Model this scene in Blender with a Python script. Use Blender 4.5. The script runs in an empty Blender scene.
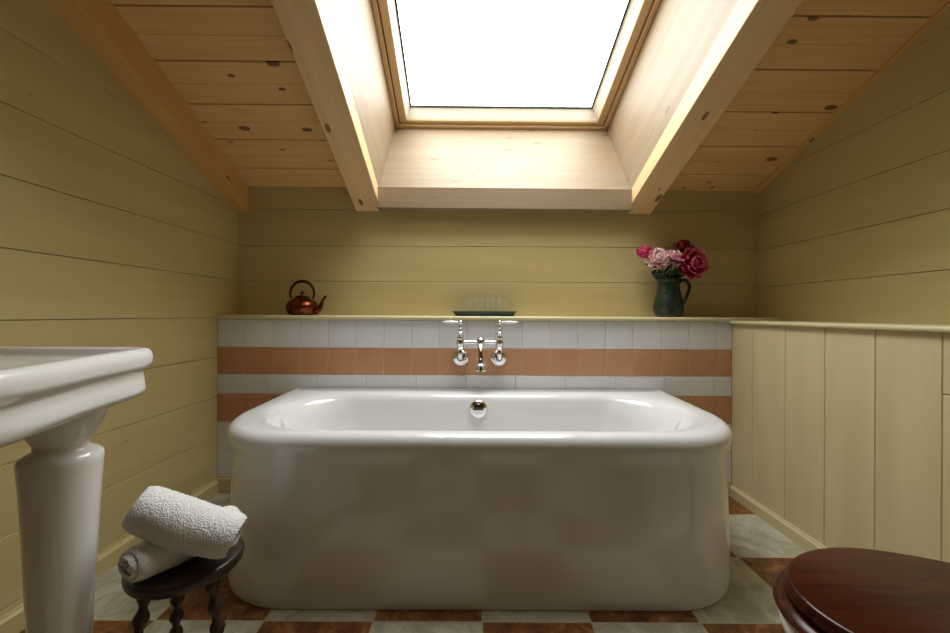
import bpy, bmesh, math, random
from mathutils import Vector, Matrix, noise
random.seed(7)
C = bpy.context.scene.collection
scene = bpy.context.scene
PI = math.pi

# ------------------------------------------------------------------ camera, world, light, exposure
F = 400.0
cam_d = bpy.data.cameras.new('camera'); cam = bpy.data.objects.new('camera', cam_d); C.objects.link(cam)
cam.location = (0, 0, 1.0); cam.rotation_euler = (PI/2, -.0053, 0)
cam_d.sensor_fit = 'HORIZONTAL'; cam_d.sensor_width = 36.0; cam_d.lens = F/950*36.0
cam_d.shift_y = -2.5/950; cam_d.clip_start = 0.02
scene.camera = cam

w = bpy.data.worlds.new('overcast_sky'); scene.world = w; w.use_nodes = True
bgn = w.node_tree.nodes['Background']
bgn.inputs['Color'].default_value = (0.97, 0.985, 1.0, 1)
bgn.inputs['Strength'].default_value = 12.4
vs = scene.view_settings
vs.view_transform = 'Standard'; vs.look = 'None'; vs.gamma = 1.0; vs.use_curve_mapping = False
vs.exposure = 0.0
scene.cycles.transparent_max_bounces = 32

# ------------------------------------------------------------------ layout constants
D1 = 2.222      # tiled boxing face
D2 = 2.404      # boarded back wall
XL = -1.43; XR = 1.43; XRU = 1.70
YB = -2.6       # wall behind the camera
LEDGE = 0.988

def roof(u, v, wz=0.0):
    """roof coordinates: u across, v horizontal distance, wz height above the board plane"""
    return Vector((u + .0275*(D2-v), v, 1.754 + .40*(D2-v) - .0044*u + wz))

# ------------------------------------------------------------------ materials
def lin(r, g, b):
    f = lambda c: ((c/255+.055)/1.055)**2.4 if c/255 > .04045 else c/255/12.92
    return (f(r), f(g), f(b), 1)

def mat(name, col=(.8,.8,.8,1), rough=.5, metal=0, spec=.5, coat=0, coat_r=.05):
    m = bpy.data.materials.new(name); m.use_nodes = True
    b = m.node_tree.nodes['Principled BSDF']
    b.inputs['Base Color'].default_value = col; b.inputs['Roughness'].default_value = rough
    b.inputs['Metallic'].default_value = metal; b.inputs['Specular IOR Level'].default_value = spec
    b.inputs['Coat Weight'].default_value = coat; b.inputs['Coat Roughness'].default_value = coat_r
    return m, m.node_tree, b

def nd(nt, t, **kw):
    n = nt.nodes.new(t)
    for k, v in kw.items():
        if k in n.inputs: n.inputs[k].default_value = v
        else: setattr(n, k, v)
    return n

def tcoord(nt, scale=(1,1,1), src='tc'):
    if src == 'tc':
        a = nd(nt, 'ShaderNodeAttribute'); a.attribute_name = 'tc'; out = a.outputs['Vector']
    else:
        a = nd(nt, 'ShaderNodeTexCoord'); out = a.outputs['Object']
    mp = nd(nt, 'ShaderNodeMapping'); mp.inputs['Scale'].default_value = scale
    nt.links.new(out, mp.inputs['Vector']); return mp.outputs['Vector']

def ramp(nt, fac, stops, interp='LINEAR'):
    r = nd(nt, 'ShaderNodeValToRGB'); r.color_ramp.interpolation = interp
    e = r.color_ramp.elements
    e[0].position, e[0].color = stops[0]; e[1].position, e[1].color = stops[-1]
    for p, c in stops[1:-1]:
        x = e.new(p); x.color = c
    nt.links.new(fac, r.inputs['Fac']); return r.outputs['Color']

def mix(nt, fac, a, b, mode='MIX'):
    n = nd(nt, 'ShaderNodeMix'); n.data_type = 'RGBA'; n.blend_type = mode
    for s, v in ((n.inputs['Factor'], fac), (n.inputs['A'], a), (n.inputs['B'], b)):
        pass
    def setin(s, v):
        if hasattr(v, 'is_linked') or isinstance(v, bpy.types.NodeSocket): nt.links.new(v, s)
        else: s.default_value = v
    setin(n.inputs[0], fac); setin(n.inputs[6], a); setin(n.inputs[7], b)
    return n.outputs[2]

def bump(nt, b, h, strength=.2, dist=.01):
    n = nd(nt, 'ShaderNodeBump'); n.inputs['Strength'].default_value = strength; n.inputs['Distance'].default_value = dist
    nt.links.new(h, n.inputs['Height']); nt.links.new(n.outputs['Normal'], b.inputs['Normal'])

def pine(name, light, dark, rough=.55, knots=True, knotcol=(.10,.035,.012,1), ring=.5, coat=0):
    """boards: tc.x along the grain, tc.y across"""
    m, nt, b = mat(name, light, rough, coat=coat)
    v = tcoord(nt, (.35, 7, 7))
    n1 = nd(nt, 'ShaderNodeTexNoise', Scale=2.2, Detail=3.0, Distortion=.6); nt.links.new(v, n1.inputs['Vector'])
    v2 = tcoord(nt, (1.6, 90, 90))
    n2 = nd(nt, 'ShaderNodeTexNoise', Scale=1.5, Detail=4.0); nt.links.new(v2, n2.inputs['Vector'])
    # growth-ring lines
    v3 = tcoord(nt, (.5, 10, 10))
    n3 = nd(nt, 'ShaderNodeTexNoise', Scale=1.0, Detail=1.0); nt.links.new(v3, n3.inputs['Vector'])
    mm = nd(nt, 'ShaderNodeMath', operation='MULTIPLY'); nt.links.new(n3.outputs['Fac'], mm.inputs[0]); mm.inputs[1].default_value = 60
    sn = nd(nt, 'ShaderNodeMath', operation='SINE'); nt.links.new(mm.outputs[0], sn.inputs[0])
    rr = ramp(nt, sn.outputs[0], [(.2, (0,0,0,1)), (1, (1,1,1,1))])
    c = mix(nt, n1.outputs['Fac'], light, dark)
    rf = nd(nt, 'ShaderNodeMath', operation='MULTIPLY'); nt.links.new(rr, rf.inputs[0]); rf.inputs[1].default_value = ring*.8
    c = mix(nt, rf.outputs[0], c, dark)
    g = ramp(nt, n2.outputs['Fac'], [(.35, (0,0,0,1)), (.7, (1,1,1,1))])
    gf = nd(nt, 'ShaderNodeMath', operation='MULTIPLY'); nt.links.new(g, gf.inputs[0]); gf.inputs[1].default_value = .4
    c = mix(nt, gf.outputs[0], c, dark)
    if knots:
        vk = tcoord(nt, (6.5, 14, 14))
        nz = nd(nt, 'ShaderNodeTexNoise', Scale=3.0, Detail=1.0); nt.links.new(vk, nz.inputs['Vector'])
        mx = mix(nt, .04, vk, nz.outputs['Color'])
        vo = nd(nt, 'ShaderNodeTexVoronoi', Scale=1.0); vo.inputs['Randomness'].default_value = 1.0
        nt.links.new(mx, vo.inputs['Vector'])
        # only some cells carry a knot: size from the cell colour
        sep = nd(nt, 'ShaderNodeSeparateColor'); nt.links.new(vo.outputs['Color'], sep.inputs[0])
        sz = nd(nt, 'ShaderNodeMapRange'); nt.links.new(sep.outputs[0], sz.inputs['Value'])
        sz.inputs['From Min'].default_value = .15; sz.inputs['From Max'].default_value = 1
        sz.inputs['To Min'].default_value = 0.0; sz.inputs['To Max'].default_value = .22
        dv = nd(nt, 'ShaderNodeMath', operation='SUBTRACT'); nt.links.new(sz.outputs[0], dv.inputs[0]); nt.links.new(vo.outputs['Distance'], dv.inputs[1])
        kf = ramp(nt, dv.outputs[0], [(0, (0,0,0,1)), (.03, (1,1,1,1))])
        c = mix(nt, kf, c, knotcol)
        halo = nd(nt, 'ShaderNodeMath', operation='ADD'); nt.links.new(dv.outputs[0], halo.inputs[0]); halo.inputs[1].default_value = .035
        hf = ramp(nt, halo.outputs[0], [(0, (0,0,0,1)), (.06, (.35,.35,.35,1))])
        c = mix(nt, hf, c, mix(nt, .5, dark, knotcol))
    nt.links.new(c, b.inputs['Base Color'])
    bump(nt, b, n2.outputs['Fac'], .12, .003)
    return m

def paint(name, col, col2, rough=.5):
    m, nt, b = mat(name, col, rough)
    v = tcoord(nt, (.6, 5, 5))
    n1 = nd(nt, 'ShaderNodeTexNoise', Scale=2.0, Detail=3.0); nt.links.new(v, n1.inputs['Vector'])
    c = mix(nt, ramp(nt, n1.outputs['Fac'], [(.35,(0,0,0,1)),(.65,(1,1,1,1))]), col, col2)
    vk = tcoord(nt, (2.6, 4.6, 4.6))
    vo = nd(nt, 'ShaderNodeTexVoronoi', Scale=1.0); nt.links.new(vk, vo.inputs['Vector'])
    kf = ramp(nt, vo.outputs['Distance'], [(.012, (.55,.55,.55,1)), (.035, (0,0,0,1))])
    c = mix(nt, kf, c, (col2[0]*.35, col2[1]*.3, col2[2]*.25, 1))
    nt.links.new(c, b.inputs['Base Color'])
    v2 = tcoord(nt, (1.5, 45, 45))
    n2 = nd(nt, 'ShaderNodeTexNoise', Scale=1.5, Detail=4.0, Distortion=.5); nt.links.new(v2, n2.inputs['Vector'])
    bump(nt, b, n2.outputs['Fac'], .22, .004)
    return m

M = {}
M['pine_side'] = pine('pine_ceiling', lin(236,202,140), lin(212,168,102), ring=.6)
M['pine_pale'] = pine('pine_pale', lin(160,143,117), lin(134,113,84), ring=.6, knotcol=lin(140,100,70))
M['pine_beam'] = pine('pine_beam', lin(234,206,160), lin(212,176,122), ring=.5, knotcol=lin(110,66,34))
M['pine_edge'] = pine('pine_edge', lin(230,190,118), lin(202,154,84), ring=.5, knotcol=lin(100,56,26))
M['pine_frame'] = pine('pine_frame', lin(214,188,148), lin(194,162,118), ring=.4, knots=False, coat=.2)
M['wall_paint'] = paint('olive_cream_paint', lin(200,182,129), lin(192,173,119), .38)
M['panel_paint'] = paint('cream_paint', lin(206,190,148), lin(198,181,138), .45)
M['shelf_paint'] = paint('ledge_paint', lin(210,200,156), lin(203,192,148), .4)
M['seam'] = mat('painted_seam', lin(150,134,82), .7)[0]
M['rear'] = paint('dimming_brown_paint', lin(132,108,70), lin(124,100,62))  # unseen rear wall, tone kept dark to dim the light it bounces back
M['gap'] = mat('dark_gap', lin(50,42,24), .9)[0]

def tile_mat(name, col, col2, rough=.16):
    m, nt, b = mat(name, col, rough)
    v = tcoord(nt, (1,1,1))
    n1 = nd(nt, 'ShaderNodeTexNoise', Scale=3.0, Detail=2.0); nt.links.new(v, n1.inputs['Vector'])
    wn = nd(nt, 'ShaderNodeTexNoise', Scale=.9, Detail=0.0); nt.links.new(v, wn.inputs['Vector'])
    nt.links.new(mix(nt, ramp(nt, n1.outputs['Fac'], [(.35,(0,0,0,1)),(.65,(1,1,1,1))]), col, col2), b.inputs['Base Color'])
    n2 = nd(nt, 'ShaderNodeTexNoise', Scale=14.0, Detail=1.0); nt.links.new(v, n2.inputs['Vector'])
    bump(nt, b, n2.outputs['Fac'], .08, .01)
    return m
M['tile_white'] = tile_mat('white_glazed_tile', lin(226,226,226), lin(218,218,218))
M['tile_brown'] = tile_mat('terracotta_glazed_tile', lin(198,148,110), lin(188,137,99), .25)
M['grout'] = mat('grout', lin(226,214,192), .8)[0]

def floor_mat():
    m, nt, b = mat('checkered_stone_floor', rough=.35)
    g = nd(nt, 'ShaderNodeNewGeometry')
    mp = nd(nt, 'ShaderNodeMapping'); nt.links.new(g.outputs['Position'], mp.inputs['Vector'])
    P = .3545
    mp.inputs['Scale'].default_value = (1/P, 1/P, 1)
    mp.inputs['Location'].default_value = (-.029/P + 20, -1.299/P + 20, 0)
    ck = nd(nt, 'ShaderNodeTexChecker', Scale=1.0); nt.links.new(mp.outputs[0], ck.inputs['Vector'])
    sepx = nd(nt, 'ShaderNodeSeparateXYZ'); nt.links.new(mp.outputs[0], sepx.inputs[0])
    # flatten z for the checker
    cmb = nd(nt, 'ShaderNodeCombineXYZ'); cl = nd(nt, 'ShaderNodeMath', operation='MAXIMUM'); nt.links.new(sepx.outputs[0], cl.inputs[0]); cl.inputs[1].default_value = 16.02; nt.links.new(cl.outputs[0], cmb.inputs[0]); nt.links.new(sepx.outputs[1], cmb.inputs[1]); cmb.inputs[2].default_value = .5
    nt.links.new(cmb.outputs[0], ck.inputs['Vector'])
    fl = nd(nt, 'ShaderNodeVectorMath', operation='FLOOR'); nt.links.new(cmb.outputs[0], fl.inputs[0])
    wn = nd(nt, 'ShaderNodeTexWhiteNoise'); nt.links.new(fl.outputs[0], wn.inputs['Vector'])
    # per tile shift of the stone pattern
    add = nd(nt, 'ShaderNodeVectorMath', operation='MULTIPLY_ADD'); nt.links.new(wn.outputs['Color'], add.inputs[0]); add.inputs[1].default_value = (9,9,9); nt.links.new(cmb.outputs[0], add.inputs[2])
    n1 = nd(nt, 'ShaderNodeTexNoise', Scale=5.0, Detail=10.0, Roughness=.72, Distortion=1.0); nt.links.new(add.outputs[0], n1.inputs['Vector'])
    n2 = nd(nt, 'ShaderNodeTexNoise', Scale=2.2, Detail=7.0, Roughness=.7, Distortion=1.6); nt.links.new(add.outputs[0], n2.inputs['Vector'])
    red = ramp(nt, n1.outputs['Fac'], [(.34, lin(58,32,14)), (.46, lin(104,62,30)), (.56, lin(132,84,44)), (.7, lin(176,138,92))])
    cream = ramp(nt, n2.outputs['Fac'], [(.3, lin(140,132,106)), (.5, lin(176,170,146)), (.7, lin(204,200,184))])
    base = mix(nt, ck.outputs['Fac'], cream, red)
    # grout
    fr = nd(nt, 'ShaderNodeVectorMath', operation='FRACTION'); nt.links.new(cmb.outputs[0], fr.inputs[0])
    s2 = nd(nt, 'ShaderNodeSeparateXYZ'); nt.links.new(fr.outputs[0], s2.inputs[0])
    def edge(o):
        a = nd(nt, 'ShaderNodeMath', operation='SUBTRACT'); nt.links.new(o, a.inputs[0]); a.inputs[1].default_value = .5
        c = nd(nt, 'ShaderNodeMath', operation='ABSOLUTE'); nt.links.new(a.outputs[0], c.inputs[0]); return c.outputs[0]
    mx = nd(nt, 'ShaderNodeMath', operation='MAXIMUM'); nt.links.new(edge(s2.outputs[0]), mx.inputs[0]); nt.links.new(edge(s2.outputs[1]), mx.inputs[1])
    gt = nd(nt, 'ShaderNodeMath', operation='GREATER_THAN'); nt.links.new(mx.outputs[0], gt.inputs[0]); gt.inputs[1].default_value = .4935
    c = mix(nt, gt.outputs[0], base, lin(176,160,128))
    nt.links.new(c, b.inputs['Base Color'])
    h = nd(nt, 'ShaderNodeMath', operation='SUBTRACT'); nt.links.new(n2.outputs['Fac'], h.inputs[0]); nt.links.new(gt.outputs[0], h.inputs[1])
    bump(nt, b, h.outputs[0], .15, .004)
    return m
M['floor'] = floor_mat()

M['enamel'] = mat('white_enamel', lin(224,224,221), .12, spec=.6, coat=.35, coat_r=.04)[0]
M['ceramic'] = mat('white_ceramic', lin(232,230,224), .12, spec=.6, coat=.3, coat_r=.04)[0]
M['chrome'] = mat('chrome', (.82,.82,.82,1), .07, 1)[0]
M['dark_slot'] = mat('dark_slot', (.01,.01,.01,1), .6)[0]
M['porcelain'] = mat('porcelain', lin(240,240,238), .15)[0]

def copper():
    m, nt, b = mat('aged_copper', lin(150,78,48), .28, 1)
    v = tcoord(nt, (1,1,1), 'obj')
    n = nd(nt, 'ShaderNodeTexNoise', Scale=22.0, Detail=4.0); nt.links.new(v, n.inputs['Vector'])
    nt.links.new(ramp(nt, n.outputs['Fac'], [(.35, lin(70,32,20)), (.65, lin(142,76,50))]), b.inputs['Base Color'])
    vo = nd(nt, 'ShaderNodeTexVoronoi', Scale=55.0); nt.links.new(v, vo.inputs['Vector'])
    bump(nt, b, vo.outputs['Distance'], .35, .004)
    return m
M['copper'] = copper()
M['copper_dark'] = mat('dark_copper', lin(74,34,22), .4, .9)[0]

def glaze():
    m, nt, b = mat('green_glaze', lin(26,40,24), .3)
    v = tcoord(nt, (1,1,.8), 'obj')
    vo = nd(nt, 'ShaderNodeTexVoronoi', Scale=75.0); nt.links.new(v, vo.inputs['Vector'])
    n = nd(nt, 'ShaderNodeTexNoise', Scale=12.0, Detail=2.0); nt.links.new(v, n.inputs['Vector'])
    c1 = ramp(nt, vo.outputs['Distance'], [(.1, lin(92,104,78)), (.45, lin(28,46,34))])
    c = mix(nt, ramp(nt, n.outputs['Fac'], [(.45,(0,0,0,1)),(.6,(1,1,1,1))]), lin(22,36,28), c1)
    nt.links.new(c, b.inputs['Base Color'])
    bump(nt, b, vo.outputs['Distance'], .5, .003)
    return m
M['glaze'] = glaze()
M['glaze_plain'] = mat('green_glaze_plain', lin(24,38,24), .3)[0]
M['tray'] = mat('dark_green_tray', lin(52,76,66), .3)[0]

def glassm(name, tint=(1,1,1,1), gl=.12):
    m = bpy.data.materials.new(name); m.use_nodes = True; nt = m.node_tree
    nt.nodes.clear()
    o = nd(nt, 'ShaderNodeOutputMaterial'); t = nd(nt, 'ShaderNodeBsdfTransparent'); t.inputs[0].default_value = tint
    g = nd(nt, 'ShaderNodeBsdfGlossy'); g.inputs['Roughness'].default_value = .03
    f = nd(nt, 'ShaderNodeFresnel'); f.inputs[0].default_value = 1.5
    mx = nd(nt, 'ShaderNodeMixShader'); ad = nd(nt, 'ShaderNodeMath', operation='MULTIPLY'); ad.inputs[1].default_value = gl*8
    f = nd(nt, 'ShaderNodeLayerWeight'); f.inputs[0].default_value = .25
    pw = nd(nt, 'ShaderNodeMath', operation='POWER'); nt.links.new(f.outputs['Facing'], pw.inputs[0]); pw.inputs[1].default_value = 2.0
    nt.links.new(pw.outputs[0], ad.inputs[0]); nt.links.new(ad.outputs[0], mx.inputs[0])
    nt.links.new(t.outputs[0], mx.inputs[1]); nt.links.new(g.outputs[0], mx.inputs[2]); nt.links.new(mx.outputs[0], o.inputs[0])
    return m
M['pane'] = glassm('window_glass', (.97,.98,.98,1), .1)
M['glass'] = glassm('drinking_glass', (.985,.99,.985,1), .16)
_nt = M['glass'].node_tree; _o = [n for n in _nt.nodes if n.type == 'OUTPUT_MATERIAL'][0]; _s = _o.inputs[0].links[0].from_socket
_d = nd(_nt, 'ShaderNodeBsdfDiffuse'); _d.inputs[0].default_value = (.9,.95,.92,1)  # faint white diffuse stands in for light scattered in the glass
_m = nd(_nt, 'ShaderNodeMixShader'); _m.inputs[0].default_value = .035
_nt.links.new(_s, _m.inputs[1]); _nt.links.new(_d.outputs[0], _m.inputs[2]); _nt.links.new(_m.outputs[0], _o.inputs[0])
[n for n in _nt.nodes if n.type == 'BSDF_GLOSSY'][0].inputs['Roughness'].default_value = .15

def wood_turned(name, a, bcol, rough, coat, scale=(2,22,22), src='obj'):
    m, nt, b = mat(name, a, rough, coat=coat, coat_r=.12)
    v = tcoord(nt, scale, src)
    n = nd(nt, 'ShaderNodeTexNoise', Scale=2.0, Detail=5.0, Distortion=.4); nt.links.new(v, n.inputs['Vector'])
    nt.links.new(ramp(nt, n.outputs['Fac'], [(.35, a), (.65, bcol)]), b.inputs['Base Color'])
    return m
M['stool'] = wood_turned('dark_stool_wood', lin(34,18,12), lin(56,31,20), .4, .25)
M['mahogany'] = wood_turned('mahogany', lin(44,13,3), lin(68,25,7), .24, 0, (1.2,34,34)); M['mahogany'].node_tree.nodes['Principled BSDF'].inputs['Specular IOR Level'].default_value = .28
M['towel'] = mat('white_terry', lin(238,236,232), .95, spec=.1)[0]
def terry():
    nt = M['towel'].node_tree; b = nt.nodes['Principled BSDF']
    v = tcoord(nt, (1,1,1), 'obj')
    n = nd(nt, 'ShaderNodeTexNoise', Scale=260.0, Detail=2.0); nt.links.new(v, n.inputs['Vector'])
    bump(nt, b, n.outputs['Fac'], .9, .006)
    b.inputs['Sheen Weight'].default_value = .2
terry()

def petal_mat(name, a, bcol):
    m, nt, b = mat(name, a, .55)
    v = tcoord(nt, (1,1,1))
    s = nd(nt, 'ShaderNodeSeparateXYZ'); nt.links.new(v, s.inputs[0])
    nt.links.new(ramp(nt, s.outputs[0], [(0, a), (.75, a), (1, bcol)]), b.inputs['Base Color'])
    b.inputs['Subsurface Weight'].default_value = 0
    return m
M['pet_mag'] = petal_mat('magenta_petals', lin(160,14,70), lin(196,50,104))
M['pet_red'] = petal_mat('deep_red_petals', lin(112,6,36), lin(138,16,52))
M['pet_open'] = petal_mat('crimson_petals', lin(170,10,56), lin(222,96,126))
M['pet_pink'] = petal_mat('pale_pink_petals', lin(240,186,190), lin(250,222,220))
M['pet_rose'] = petal_mat('pink_petals', lin(232,164,176), lin(246,200,206))
M['leaf'] = mat('dark_green_leaf', lin(34,56,30), .45)[0]
M['stem'] = mat('green_stem', lin(52,74,38), .5)[0]
M['stamen'] = mat('yellow_stamens', lin(226,186,120), .6)[0]

# ------------------------------------------------------------------ mesh helpers
class MB:
    def __init__(s): s.v = []; s.f = []; s.t = []
    def add(s, verts, faces, tcs):
        n = len(s.v); s.v += [tuple(x) for x in verts]; s.t += [tuple(x) for x in tcs]
        s.f += [tuple(i+n for i in f) for f in faces]
    def box(s, a, b, grain='x', fn=None, off=None):
        if off is None: off = (random.uniform(0,50), random.uniform(0,50), random.uniform(0,50))
        V = [Vector((x,y,z)) for x in (a[0],b[0]) for y in (a[1],b[1]) for z in (a[2],b[2])]
        perm = {'x':(0,1,2), 'y':(1,0,2), 'z':(2,0,1)}[grain]
        T = [tuple(p[perm[k]]+off[k] for k in range(3)) for p in V]
        if fn: V = [fn(*p) for p in V]
        s.add(V, [(0,1,3,2),(4,6,7,5),(0,4,5,1),(2,3,7,6),(0,2,6,4),(1,5,7,3)], T)
    def grid(s, P, closed_u=False, closed_v=False, T=None, cap0=False, cap1=False):
        """P[i][j]; j runs around when closed_v"""
        n, m = len(P), len(P[0]); base = len(s.v)
        for i in range(n):
            for j in range(m):
                s.v.append(tuple(P[i][j])); s.t.append(tuple(T[i][j]) if T else tuple(P[i][j]))
        for i in range(n if closed_u else n-1):
            for j in range(m if closed_v else m-1):
                a, b = i, (i+1) % n; c, d = j, (j+1) % m
                s.f.append((base+a*m+c, base+a*m+d, base+b*m+d, base+b*m+c))
        if cap0: s.f.append(tuple(base+j for j in range(m-1,-1,-1)))
        if cap1: s.f.append(tuple(base+(n-1)*m+j for j in range(m)))
    def lathe(s, prof, n=32, centre=(0,0,0), axis='z', cap0=True, cap1=True):
        P = []
        for r, h in prof:
            row = []
            for k in range(n):
                a = 2*PI*k/n; x, y = r*math.cos(a), r*math.sin(a)
                p = {'z':(x,y,h), 'y':(x,h,-y), 'x':(h,x,y)}[axis]
                row.append(Vector(p)+Vector(centre))
            P.append(row)
        s.grid(P, closed_v=True, cap0=cap0, cap1=cap1)
    def tube(s, pts, rad, n=12, flat=None):
        pts = [Vector(p) for p in pts]; P = []
        up = Vector((0,0,1))
        nrm = None
        for i, p in enumerate(pts):
            t = (pts[min(i+1,len(pts)-1)]-pts[max(i-1,0)]).normalized()
            if nrm is None:
                nrm = t.cross(up)
                if nrm.length < 1e-3: nrm = t.cross(Vector((1,0,0)))
            nrm = (nrm - t*nrm.dot(t)).normalized(); bn = t.cross(nrm)
            r = rad[i] if isinstance(rad, (list,tuple)) else rad
            P.append([p + (nrm*math.cos(2*PI*k/n) + bn*math.sin(2*PI*k/n))*r for k in range(n)])
        s.grid(P, closed_v=True, cap0=True, cap1=True)
    def obj(s, name, m, parent=None, smooth=False, bevel=0, segs=2, sub=0, ang=None):
        me = bpy.data.meshes.new(name); me.from_pydata(s.v, [], s.f)
        at = me.attributes.new('tc', 'FLOAT_VECTOR', 'POINT')
        at.data.foreach_set('vector', [c for t in s.t for c in t])
        bm = bmesh.new(); bm.from_mesh(me); bmesh.ops.recalc_face_normals(bm, faces=bm.faces); bm.to_mesh(me); bm.free()
        me.materials.append(m)
        if smooth:
            for p in me.polygons: p.use_smooth = True
        o = bpy.data.objects.new(name, me); C.objects.link(o)
        if parent: o.parent = parent
        if bevel:
            mo = o.modifiers.new('bevel', 'BEVEL'); mo.width = bevel; mo.segments = segs; mo.limit_method = 'ANGLE'; mo.angle_limit = math.radians(35)
            mo.harden_normals = False
        if sub:
            mo = o.modifiers.new('sub', 'SUBSURF'); mo.levels = sub; mo.render_levels = sub
        if smooth and ang:
            try: me.set_sharp_from_angle(angle=math.radians(ang))
            except Exception: pass
        return o

def structure(o): o['kind'] = 'structure'; return o
def tag(o, label, cat, group=None):
    o['label'] = label; o['category'] = cat
    if group: o['group'] = group
    return o
def thing(name, loc, label, cat, group=None, rz=0):
    o = bpy.data.objects.new(name, None); C.objects.link(o); o.location = loc; o.rotation_euler = (0,0,rz)
    o.empty_display_size = .05
    return tag(o, label, cat, group)

def arc(c, r, a0, a1, n, plane='xz'):
    out = []
    for i in range(n+1):
        a = a0+(a1-a0)*i/n; x, y = r*math.cos(a), r*math.sin(a)
        out.append(Vector(c) + (Vector((x,0,y)) if plane=='xz' else Vector((0,x,y)) if plane=='yz' else Vector((x,y,0))))
    return out

# ------------------------------------------------------------------ the room
# floor
b = MB(); b.box((XL-.2, YB-.2, -.1), (XRU+.2, D2+.2, 0)); structure(b.obj('floor', M['floor']))

def top_at(x, y):                      # height of the roof boards over a point
    return 1.754 + .40*(D2-y) - .0044*x

G = .0010
# left wall: horizontal boards
b = MB()
lines = [-.907+1, .533-.0] if False else None
zs = [0.0, .093, .313, .533, .753, .973, 1.193, 1.413, 1.633, 1.853, 2.073, 2.293, 2.513, 2.733, 2.953, 3.173, 3.393, 3.613, 3.84]
for z0, z1 in zip(zs, zs[1:]):
    off = (random.uniform(0,50),)*3
    # far end of the board is cut off where the roof comes down
    y1 = D2+.01
    if z1 > top_at(XL, D2): y1 = D2 - (z1-top_at(XL, D2))/.40 + .62
    b.box((XL-.018, YB, z0+G), (XL, min(y1, D2+.01), z1-G), 'y', off=off)
wl = structure(b.obj('wall_left', M['wall_paint'], bevel=.0018, segs=1))
b = MB(); b.box((XL-.2, YB-.2, 0), (XL-.012, D2+.2, 3.9)); structure(b.obj('wall_left_backing', M['seam'])).parent = wl

# back wall boards
b = MB()
zs = [0.9, .973+.005, 1.192, 1.403, 1.622, 1.84]
zs = [.75, .975, 1.192, 1.405, 1.625, 1.772]
for z0, z1 in zip(zs, zs[1:]):
    b.box((XL-.01, D2, z0+G), (XRU+.01, D2+.018, z1-G), 'x')
wb = structure(b.obj('wall_back', M['wall_paint'], bevel=.0018, segs=1))
b = MB(); b.box((XL-.2, D2+.012, 0), (XRU+.2, D2+.2, 1.77)); structure(b.obj('wall_back_backing', M['seam'])).parent = wb

# right upper wall
b = MB()
zs = [.73, .948, 1.168, 1.388, 1.60, 1.818, 2.04, 2.26, 2.48, 2.70, 2.92, 3.14, 3.36, 3.58, 3.84]
for z0, z1 in zip(zs, zs[1:]):
    b.box((XRU, YB, z0+G), (XRU+.018, D2+.01, z1-G), 'y')
wr = structure(b.obj('wall_right', M['wall_paint'], bevel=.0018, segs=1))
b = MB(); b.box((XRU+.012, YB-.2, 0), (XRU+.2, D2+.2, 3.9)); structure(b.obj('wall_right_backing', M['seam'])).parent = wr

# right half wall: vertical boards
b = MB()
ys = [D1+.01, 400*XR/278, 400*XR/310.4, 400*XR/350, 400*XR/400.4, 400*XR/467.5]
while ys[-1] > YB: ys.append(ys[-1]-.205)
for i, (y0, y1) in enumerate(zip(ys, ys[1:])):
    if i == 5:      # the board with the cut across it
        b.box((XR, y1+G*.7, 0), (XR+.018, y0-G*.7, .7605), 'z'); b.box((XR, y1+G*.7, .7635), (XR+.018, y0-G*.7, .95), 'z')
    else: b.box((XR, y1+G*.7, 0), (XR+.018, y0-G*.7, .95), 'z')
wp = structure(b.obj('wall_right_lower', M['panel_paint'], bevel=.0022, segs=1))
b = MB(); b.box((XR+.012, YB, 0), (XRU+.0, D1, .94)); structure(b.obj('wall_right_lower_backing', M['seam'])).parent = wp

# wall behind the camera
b = MB()
b.box((XL-.2, YB-.15, 0), (XRU+.2, YB, 3.7), 'x')
structure(b.obj('wall_front', M['rear']))

# tiled boxing behind the bath
b = MB(); b.box((XL-.01, D1+.004, 0), (XR+.01, D2+.012, .955))
wt = structure(b.obj('wall_tiled', M['grout']))
rows = [(.9640,.8083,'w',.1541), (.8083,.6589,'b',.1541), (.6589,.5500,'w',.2763), (.5500,.3940,'b',.1541), (.3940,.2390,'w',.1541), (.2390,.0840,'w',.1541)]
bw, bb = MB(), MB(); g = .0016
for z1, z0, k, p in rows:
    x = XL-.001
    while x < XR-.002:
        x2 = min(x+p, XR)
        (bw if k=='w' else bb).box((x+g, D1, z0+g), (x2-g, D1+.008, z1-g))
        x += p
structure(bw.obj('white_tiles', M['tile_white'], wt, bevel=.002, segs=1))
structure(bb.obj('terracotta_tiles', M['tile_brown'], wt, bevel=.002, segs=1))
b = MB(); b.box((XL, D1-.008, 0), (XR, D1+.004, .082)); structure(b.obj('baseboard_back', M['panel_paint'], bevel=.004))

# ledge shelf and right cap, rounded noses
def nose_profile(th, r=.5):
    return [(math.sin(a)*th/2, math.cos(a)*th/2) for a in [PI*i/8 for i in range(9)]]
b = MB()
th = .024; zt = LEDGE
prof = [(D2, zt)] + [(D1-.006-dx, zt-th/2+dz) for dx, dz in nose_profile(th)] + [(D1-.002, zt-th), (D2, zt-th)]
P = [[Vector((x, p[0], p[1])) for p in prof] for x in (XL, XRU)]
b.grid(P, closed_v=True, cap0=True, cap1=True)
structure(b.obj('trim_1', M['shelf_paint']))
b = MB(); zt = .972; th = .022
prof = [(XRU, zt)] + [(XR-.012-dx, zt-th/2+dz) for dx, dz in nose_profile(th)] + [(XR-.004, zt-th), (XRU, zt-th)]
P = [[Vector((p[0], y, p[1])) for p in prof] for y in (YB, D1-.004)]
b.grid(P, closed_v=True, cap0=True, cap1=True)
structure(b.obj('trim_2', M['shelf_paint']))

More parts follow.
